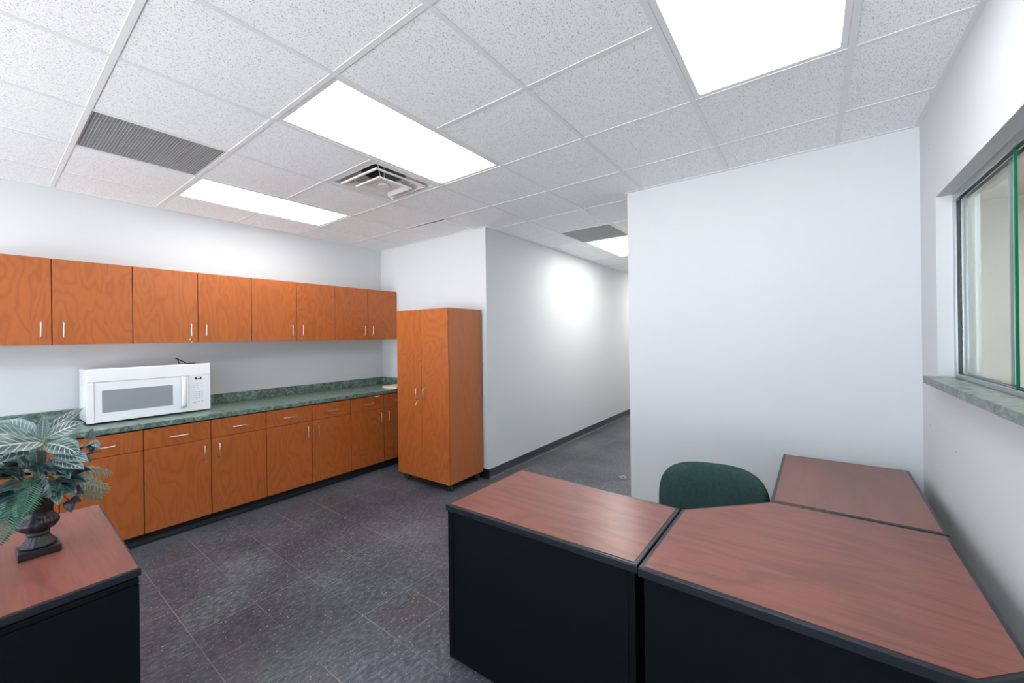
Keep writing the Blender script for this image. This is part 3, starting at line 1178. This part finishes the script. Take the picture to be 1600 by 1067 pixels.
# ------------------------------------------------------------------ desks
def inset(poly, d):
    n = len(poly)
    out = []
    for i in range(n):
        p0, p1, p2 = Vector(poly[i - 1]), Vector(poly[i]), Vector(poly[(i + 1) % n])
        e1, e2 = (p1 - p0).normalized(), (p2 - p1).normalized()
        n1, n2 = Vector((-e1.y, e1.x)), Vector((-e2.y, e2.x))
        bis = (n1 + n2).normalized()
        out.append(tuple(p1 + bis * (d / max(.2, bis.dot(n1)))))
    return out


def desk_top(t, poly, m, th=.032, rim=.015, z=.737):
    MB().prism(poly, z - th, z - .0018, .004, 3).build('edge_band', MT['edge'], t)
    MB().prism(inset(poly, rim), z - .004, z).build('tabletop', m, t)


def wallpanel(t, name, a, b, z0, z1, th, m=None, side=1):
    a, b = Vector(a), Vector(b)
    e = (b - a).normalized()
    n = Vector((-e.y, e.x)) * side
    poly = [tuple(a), tuple(b), tuple(b + n * th), tuple(a + n * th)]
    if side < 0:
        poly = poly[::-1]
    return MB().prism(poly, z0, z1, .0015, 1).build(name, m or MT['panel'], t)


# return desk, left of the group
dk = thing('desk', 'rectangular mahogany-top desk with black panels, left piece of the desk group', 'desk', (0, 0, 0))
D1 = [(-1.388, 1.324), (-.481, 1.350), (-.474, 1.905), (-1.378, 1.932)]
desk_top(dk, D1, MT['mahogany'])
wallpanel(dk, 'end_panel', (-1.380, 1.332), (-1.371, 1.922), .018, .704, .026, side=-1)
wallpanel(dk, 'end_panel', (-.516, 1.359), (-.508, 1.897), .018, .704, .024, side=-1)
wallpanel(dk, 'modesty_panel', (-1.352, 1.336), (-.518, 1.360), .010, .704, .018)
wallpanel(dk, 'corner_post', (-1.381, 1.330), (-1.358, 1.331), .012, .704, .003, side=1)
for x, y in ((-1.362, 1.352), (-1.352, 1.90), (-.505, 1.375), (-.497, 1.88)):
    MB().lathe([(.014, 0), (.014, .008), (.008, .018)], (x, y, 0), 12).build('glide', MT['black_plastic'], dk)

# corner desk
dk = thing('corner_desk', 'large mahogany-top corner desk with one angled inner side and clipped outer corner', 'desk', (0, 0, 0))
D2 = [(-.475, 1.343), (.307, 1.340), (.423, 1.456), (.431, 2.236), (-.150, 2.226), (-.468, 1.903)]
desk_top(dk, D2, MT['mahogany'], th=.034)
wallpanel(dk, 'modesty_panel', (-.461, 1.362), (.290, 1.359), .010, .702, .018)
wallpanel(dk, 'end_panel', (-.462, 1.383), (-.455, 1.895), .018, .702, .020, side=-1)
wallpanel(dk, 'end_panel', (.405, 1.480), (.412, 2.225), .018, .702, .020)
wallpanel(dk, 'corner_panel', (.300, 1.362), (.403, 1.465), .010, .702, .016)

# rear return
dk = thing('desk', 'mahogany-top return desk by the right wall, behind the corner desk', 'desk', (0, 0, 0))
D3 = [(-.152, 2.234), (.432, 2.244), (.452, 3.160), (-.138, 3.148)]
desk_top(dk, D3, MT['mahogany_y'])
wallpanel(dk, 'end_panel', (-.130, 3.120), (.440, 3.132), .018, .704, .024, side=1)
wallpanel(dk, 'end_panel', (-.138, 2.245), (.425, 2.255), .018, .704, .024, side=1)
wallpanel(dk, 'modesty_panel', (.415, 2.285), (.430, 3.115), .200, .704, .018, side=1)
for x, y in ((-.110, 2.262), (.400, 2.272), (-.100, 3.135), (.410, 3.145)):
    MB().lathe([(.012, 0), (.012, .008), (.008, .018)], (x, y, 0), 12).build('glide', MT['black_plastic'], dk)

# side desk that carries the plant
dk = thing('side_desk', 'mahogany-top desk with black front panel at the left edge, carrying the potted plant', 'desk', (0, 0, 0))
D4 = [(-2.806, -1.20), (-1.840, -1.20), (-1.883, .338), (-2.783, .352)]
desk_top(dk, D4, MT['mahogany'], th=.030, rim=.007)
wallpanel(dk, 'rail', (-1.843, -1.195), (-1.883, .332), .684, .703, .020, side=1)
wallpanel(dk, 'front_panel', (-1.842, -1.195), (-1.882, .332), .012, .681, .020, side=1)
wallpanel(dk, 'end_panel', (-1.905, .330), (-2.775, .343), .012, .704, .022, side=1)
wallpanel(dk, 'end_panel', (-2.795, -1.190), (-1.866, -1.190), .012, .704, .022, side=1)
wallpanel(dk, 'back_panel', (-2.795, -1.165), (-2.773, .317), .012, .704, .018, side=-1)
wallpanel(dk, 'plinth', (-1.870, -1.160), (-1.905, .300), .0, .011, .840, MT['black_plastic'])

# ------------------------------------------------------------------ chair
ch = thing('office_chair', 'dark green fabric office chair with rounded back tucked behind the desks', 'chair', (-.424, 2.355, 0), .21)
# local: -Y = facing direction; backrest at +Y


def cushion(w, h, th, nexp, curve, cz, place):
    """superellipse pad; place(u, v, d) -> xyz"""
    mb = MB()
    nr, na = 9, 48
    front, back = [], []
    for lay, sgn in ((front, 1), (back, -1)):
        c0 = mb.bm.verts.new(place(0, 0, sgn * th / 2))
        rings = []
        for i in range(1, nr + 1):
            rr = i / nr
            rg = []
            for k in range(na):
                a = 2 * math.pi * k / na
                c, s_ = math.cos(a), math.sin(a)
                q = (abs(c) ** nexp + abs(s_) ** nexp) ** (-1 / nexp)
                u, v = w * rr * q * c, h * rr * q * s_
                d = sgn * th / 2 * (1 - rr ** 5) ** .5 if rr < 1 else 0
                rg.append(mb.bm.verts.new(place(u, v, d)) if not (rr == 1 and sgn == -1) else front_edge[k])
            rings.append(rg)
        if sgn == 1:
            front_edge = rings[-1]
        for k in range(na):
            f = mb.bm.faces.new((c0, rings[0][k], rings[0][(k + 1) % na]) if sgn > 0 else (c0, rings[0][(k + 1) % na], rings[0][k]))
            f.smooth = True
            for i in range(nr - 1):
                P = (rings[i][k], rings[i + 1][k], rings[i + 1][(k + 1) % na], rings[i][(k + 1) % na])
                f = mb.bm.faces.new(P if sgn > 0 else P[::-1])
                f.smooth = True
    return mb


def back_place(u, v, d):
    # concave towards the sitter (-Y), slightly reclined
    y = -.16 - .55 * u * u + .10 * v - d + (.10 if False else 0)
    return (u, y + .0 + .16 * 0, .630 + v)


def bp_(u, v, d):
    return (u, -(d) - u * u * .22 + .16 * v, .600 + v)


cushion(.268, .224, .060, 3.1, 0, 0, bp_).build('backrest', MT['chair'], ch, smooth=True)
cushion(.200, .195, .075, 3.0, 0, 0, lambda u, v, d: (u, -.215 + v, .45 + d - .25 * u * u * 0)).build('seat', MT['chair'], ch, smooth=True)
b = MB()
b.tube([(0, .075, .66), (0, .085, .50), (0, .06, .41), (0, -.02, .395), (0, -.25, .395)], [.016, .02, .02, .018, .018], 8)
b.build('back_bracket', MT['black_plastic'], ch)
b = MB()
b.tube([(0, -.22, .10), (0, -.22, .40)], .025, 14)
b.box((-.09, -.31, .388), (.09, -.13, .408), .004, 1)
b.build('gas_column', MT['black_plastic'], ch)
for k in range(5):
    a = k * 2 * math.pi / 5 + .3
    dx, dy = math.cos(a), math.sin(a)
    b = MB()
    b.tube([(0 + dx * .02, -.22 + dy * .02, .11), (dx * .16, -.22 + dy * .16, .095), (dx * .24, -.22 + dy * .24, .070)], [.022, .017, .013], 8)
    leg = b.build('leg', MT['black_plastic'], ch)
    wmb = MB()
    for s_ in (-1, 1):
        n0 = len(wmb.bm.verts)
        wmb.lathe([(.018, -.008), (.025, -.005), (.025, .005), (.018, .008)], n=16)
        wmb.bm.verts.ensure_lookup_table()
        for v in list(wmb.bm.verts)[n0:]:
            x0, y0, z_ = v.co
            lx, ly, lz = x0, z_ + s_ * .012, y0
            v.co = (dx * .24 + lx * dx - ly * dy, -.22 + dy * .24 + lx * dy + ly * dx, .0252 + lz)
    wmb.build('caster', MT['black_plastic'], leg)

# ------------------------------------------------------------------ potted plant
PX, PY, PZ = -2.335, .132, .7375
pl = thing('potted_plant', 'artificial leafy plant in a black fluted urn on the side desk', 'plant', (PX, PY, PZ), .03)
urn = MB()
urn.box((-.053, -.053, 0), (.053, .053, .028), .002, 2)
urn.build('urn_plinth', MT['urn'], pl)
n = 72


def fl(i, k):
    if 1 <= i <= 4:
        return 1 + .035 * math.cos(k * 2 * math.pi / 18 * 4 * 18 / 72 * 1.0 * 4.5)
    if 9 <= i <= 14:
        return .955 + .075 * abs(math.cos(k * 2 * math.pi * 6 / 72)) ** .7
    return 1


prof = [(.047, .0282), (.046, .036), (.040, .045), (.033, .055), (.027, .066), (.027, .070), (.031, .073), (.031, .078), (.026, .081),
        (.034, .086), (.047, .096), (.053, .106), (.0545, .116), (.051, .127), (.044, .135), (.0405, .142), (.039, .158), (.041, .178), (.048, .197),
        (.062, .212), (.074, .219), (.076, .223), (.072, .226), (.060, .218), (.045, .20)]
MB().lathe(prof, n=n, flute=fl).build('urn', MT['urn'], pl, smooth=True)
MB().lathe([(.052, .205), (.050, .222), (.036, .236), (.012, .243)], n=24).build('moss', MT['soil'], pl, smooth=True)

rnd = random.Random(7)


def W(p):
    """scene point to the plant's own coordinates"""
    q = Vector(p) - Vector((PX, PY, PZ))
    return Matrix.Rotation(-.03, 3, 'Z') @ q


def leaf(base, tip, width, arch, m, up=(0, 0, 1), fold=.25, droop=0.0, shape=.85, twist=0.0, name='leaf'):
    base, tip, up = Vector(base), Vector(tip), Vector(up).normalized()
    mid = (base + tip) / 2 + up * arch
    mb = MB()
    nt_, nu = 12, 6
    rows = []
    wv = rnd.uniform(0, 6)
    for i in range(nt_ + 1):
        t = i / nt_
        p = base * (1 - t) ** 2 + mid * 2 * t * (1 - t) + tip * t * t
        tg = ((mid - base) * (1 - t) + (tip - mid) * t).normalized()
        sd = tg.cross(up)
        if sd.length < .05:
            sd = tg.cross(Vector((1, 0, 0)))
        sd.normalize()
        nn = sd.cross(tg).normalized()
        a = twist * (t + .2)
        sd, nn = sd * math.cos(a) + nn * math.sin(a), nn * math.cos(a) - sd * math.sin(a)
        wd = width * .5 * max(.02, math.sin(math.pi * min(1, t ** shape)) ** .8)
        row = []
        for k in range(nu + 1):
            u = k / nu * 2 - 1
            z = abs(u) * fold * wd + .05 * width * math.sin(t * 17 + wv) * u * u
            v = mb.bm.verts.new(p + sd * u * wd + nn * z)
            row.append((v, (k / nu, t)))
        rows.append(row)
    for A_, B_ in zip(rows, rows[1:]):
        for k in range(nu):
            q = (A_[k], A_[k + 1], B_[k + 1], B_[k])
            f = mb.bm.faces.new([x[0] for x in q])
            f.smooth = True
            for lp, x in zip(f.loops, q):
                lp[mb.uv].uv = x[1]
    me = bpy.data.meshes.new(name)
    mb.bm.to_mesh(me)
    mb.bm.free()
    me.materials.append(m)
    o = bpy.data.objects.new(name, me)
    C.objects.link(o)
    o.parent = pl
    return o


def frond(base, tip, arch, width, m, up=(0, 0, 1), npin=20, hang=.3, name='fern_frond'):
    base, tip, up = Vector(base), Vector(tip), Vector(up).normalized()
    mid = (base + tip) / 2 + up * arch
    mb = MB()
    pts = []
    for i in range(13):
        t = i / 12
        pts.append(base * (1 - t) ** 2 + mid * 2 * t * (1 - t) + tip * t * t)
    mb.tube(pts, [.0017 * (1 - .6 * i / 12) for i in range(13)], 5)
    for i in range(npin):
        t = .14 + .86 * i / (npin - 1)
        p = base * (1 - t) ** 2 + mid * 2 * t * (1 - t) + tip * t * t
        tg = ((mid - base) * (1 - t) + (tip - mid) * t).normalized()
        sd = tg.cross(up).normalized()
        nn = sd.cross(tg).normalized()
        ln = width * .5 * (math.sin(math.pi * (.12 + .80 * t)) ** .7) * rnd.uniform(.88, 1.08)
        for s_ in (-1, 1):
            dr_ = (sd * s_ * .85 + tg * .55 - nn * hang * rnd.uniform(.6, 1.2)).normalized()
            wp = .0034
            e = p + dr_ * ln
            mdp = p + dr_ * ln * .5 + nn * .003
            v = [mb.bm.verts.new(x) for x in (p - tg * wp * .5, mdp - tg * wp, e, mdp + tg * wp, p + tg * wp * .5)]
            f = mb.bm.faces.new(v)
            for lp, uvv in zip(f.loops, ((.3, 0), (.1, .5), (.5, 1), (.9, .5), (.7, 0))):
                lp[mb.uv].uv = uvv
    me = bpy.data.meshes.new(name)
    mb.bm.to_mesh(me)
    mb.bm.free()
    me.materials.append(m)
    o = bpy.data.objects.new(name, me)
    C.objects.link(o)
    o.parent = pl
    return o


def stem(pts, r=.0022):
    MB().tube(pts, r, 6).build('stem', MT['stem'], pl)


Z_, Bl, Dk, Md, Pu = MT['leaf_zebra'], MT['leaf_blue'], MT['leaf_dark'], MT['leaf_mid'], MT['leaf_purple']
CAMD = Vector((.75, 0, .66))           # tilt some leaves so their faces turn to the room
hero = [
    # base, tip, width, arch, material, up
    ((-2.33, .135, 1.165), (-2.30, -.06, 1.215), .085, .055, Bl, CAMD),
    ((-2.34, .144, 1.160), (-2.36, .150, 1.250), .034, .004, Bl, (1, .2, 0)),
    ((-2.35, .150, 1.180), (-2.43, .262, 1.252), .040, .012, Z_, CAMD),
    ((-2.33, .155, 1.165), (-2.30, .250, 1.210), .062, .022, Z_, CAMD),
    ((-2.29, .150, 1.150), (-2.20, .226, 1.105), .078, .040, Z_, CAMD),
    ((-2.29, .148, 1.155), (-2.19, -.03, 1.170), .080, .040, Z_, CAMD),
    ((-2.30, .140, 1.150), (-2.22, .010, 1.120), .075, .035, Z_, CAMD),
    ((-2.27, .165, 1.115), (-2.19, .248, 1.078), .060, .025, Bl, CAMD),
    ((-2.30, .120, 1.140), (-2.30, -.08, 1.110), .075, .03, Z_, CAMD),
    ((-2.38, .130, 1.160), (-2.50, .050, 1.230), .070, .03, Bl, CAMD),
    ((-2.38, .150, 1.150), (-2.52, .190, 1.190), .070, .03, Z_, CAMD),
    ((-2.40, .140, 1.150), (-2.53, .110, 1.130), .075, .04, Z_, (-.5, 0, .8)),
    ((-2.26, .165, 1.09), (-2.17, .235, 1.055), .050, .02, Z_, CAMD),
]
for h_ in hero:
    leaf(W(h_[0]), W(h_[1]), h_[2], h_[3], h_[4], h_[5], fold=rnd.uniform(.1, .35))
# darker heart-shaped leaves in the middle and lower ring
mids = [
    ((-2.27, .125, 1.085), (-2.20, .130, 1.045), .045, .015, Dk, CAMD),
    ((-2.26, .150, 1.08), (-2.19, .165, 1.050), .050, .018, Dk, CAMD),
    ((-2.27, .160, 1.09), (-2.18, .190, 1.045), .045, .018, Dk, CAMD),
    ((-2.26, .170, 1.05), (-2.17, .200, 1.030), .045, .020, Md, CAMD),
    ((-2.26, .105, 1.02), (-2.15, .030, 1.035), .055, .030, Dk, CAMD),
    ((-2.26, .100, 1.00), (-2.15, .020, .990), .060, .030, Dk, CAMD),
    ((-2.27, .100, .985), (-2.17, .025, .935), .055, .030, Md, CAMD),
    ((-2.27, .110, .975), (-2.17, .060, .905), .050, .025, Dk, CAMD),
    ((-2.26, .080, .960), (-2.18, .010, .890), .050, .025, Md, CAMD),
    ((-2.26, .160, 1.00), (-2.16, .170, .945), .050, .025, Md, CAMD),
    ((-2.27, .175, 1.00), (-2.18, .215, .965), .050, .020, Dk, CAMD),
    ((-2.28, .185, 1.01), (-2.21, .245, .995), .040, .015, Dk, CAMD),
    ((-2.30, .200, 1.02), (-2.24, .262, 1.030), .040, .015, Pu, CAMD),
    ((-2.27, .190, .975), (-2.22, .238, .950), .045, .012, Pu, CAMD),
    ((-2.27, .203, .925), (-2.25, .208, .882), .034, .004, Pu, (1, .1, .1)),
    ((-2.27, .210, .930), (-2.26, .236, .912), .026, .004, Pu, (1, .1, .3)),
    ((-2.31, .262, 1.140), (-2.30, .272, 1.182), .034, .006, Bl, (1, .2, .1)),
    ((-2.31, .270, 1.130), (-2.29, .292, 1.100), .028, .006, Bl, (1, .2, .3)),
    ((-2.30, .262, 1.120), (-2.29, .272, 1.085), .024, .006, Dk, (1, .2, .3)),
    ((-2.28, .240, 1.085), (-2.24, .262, 1.060), .024, .006, Md, CAMD),
]
for h_ in mids:
    leaf(W(h_[0]), W(h_[1]), h_[2], h_[3], h_[4], h_[5], fold=rnd.uniform(.1, .4), shape=.6)
stem([W((-2.28, .18, 1.03)), W((-2.29, .22, 1.07)), W((-2.31, .262, 1.14))], .0016)
stem([W((-2.28, .15, .97)), W((-2.26, .18, .965)), W((-2.27, .205, .925))], .0015)
# filler foliage all round
for k in range(44):
    a = rnd.uniform(0, 2 * math.pi)
    el = rnd.uniform(-.35, .75)
    r0, r1 = rnd.uniform(.03, .07), rnd.uniform(.12, .19)
    cz = rnd.uniform(.25, .33)
    dv = Vector((math.cos(a) * math.cos(el), math.sin(a) * math.cos(el), math.sin(el)))
    bse = Vector((0, 0, cz)) + dv * r0
    tip = Vector((0, 0, cz)) + dv * r1
    if tip.z < .13:
        tip.z = .13
    leaf(bse, tip, rnd.uniform(.042, .062), rnd.uniform(.01, .03), rnd.choice([Dk, Dk, Md, Md, Z_, Bl]), dv + Vector((0, 0, .9)), fold=rnd.uniform(.1, .4), shape=rnd.uniform(.6, .85))
FG, FL, FD = MT['fern'], MT['fern_light'], MT['fern_dark']
frond(W((-2.26, .118, 1.045)), W((-2.165, .035, .868)), .055, .11, FG, (1, -.2, .45), 26, .15)
frond(W((-2.26, .13, 1.06)), W((-2.155, .085, .945)), .040, .10, FG, (1, 0, .45), 20, .15)
frond(W((-2.27, .14, 1.06)), W((-2.165, .155, .985)), .035, .085, FD, (.8, 0, .6), 22, .8)
frond(W((-2.27, .12, 1.05)), W((-2.175, .100, .990)), .035, .080, FD, (.8, 0, .6), 20, .8)
frond(W((-2.28, .18, 1.02)), W((-2.28, .315, .935)), .040, .105, FL, (.5, 0, .85), 22, .35)
frond(W((-2.30, .18, 1.04)), W((-2.33, .330, .985)), .040, .10, FL, (.5, 0, .85), 22, .45)
frond(W((-2.28, .17, 1.01)), W((-2.25, .290, .915)), .030, .10, MT['fern'], (.6, 0, .8), 20, .35)
frond(W((-2.40, .10, 1.02)), W((-2.52, .040, .920)), .05, .08, FG, (-.5, -.2, .8), 22, .3)
frond(W((-2.40, .18, 1.02)), W((-2.50, .260, .940)), .05, .08, FG, (-.5, .2, .8), 22, .3)
frond(W((-2.33, .08, 1.02)), W((-2.30, -.06, .930)), .05, .08, FD, (.1, -.4, .8), 22, .3)
for k in range(14):
    a = k * 2 * math.pi / 14
    e = Vector((math.cos(a) * .06, math.sin(a) * .06, .30 + .08 * math.sin(k * 2.3)))
    stem([(math.cos(a) * .02, math.sin(a) * .02, .22), (math.cos(a) * .03, math.sin(a) * .03, .26), e])
for p_, q_ in (((-2.34, .143, 1.05), (-2.34, .144, 1.165)), ((-2.32, .15, 1.04), (-2.32, .152, 1.165)), ((-2.30, .145, 1.04), (-2.29, .148, 1.155)), ((-2.36, .14, 1.04), (-2.38, .14, 1.155))):
    stem([W(p_), W(q_)], .003)

# scrap on the hallway floor
sc = MB()
pts = [(-1.60 + .035 * math.cos(t * 1.9) * (1 + .2 * math.sin(t * 3)), 4.10 + .03 * math.sin(t * 1.9), .004 + .010 * abs(math.sin(t * 1.3))) for t in [i * .35 for i in range(18)]]
sc.tube(pts, .003, 6)
o = sc.build('cable_tie', MT['paper'])
tag(o, 'small curled pale plastic scrap on the hallway floor beside the partition wall', 'plastic scrap')
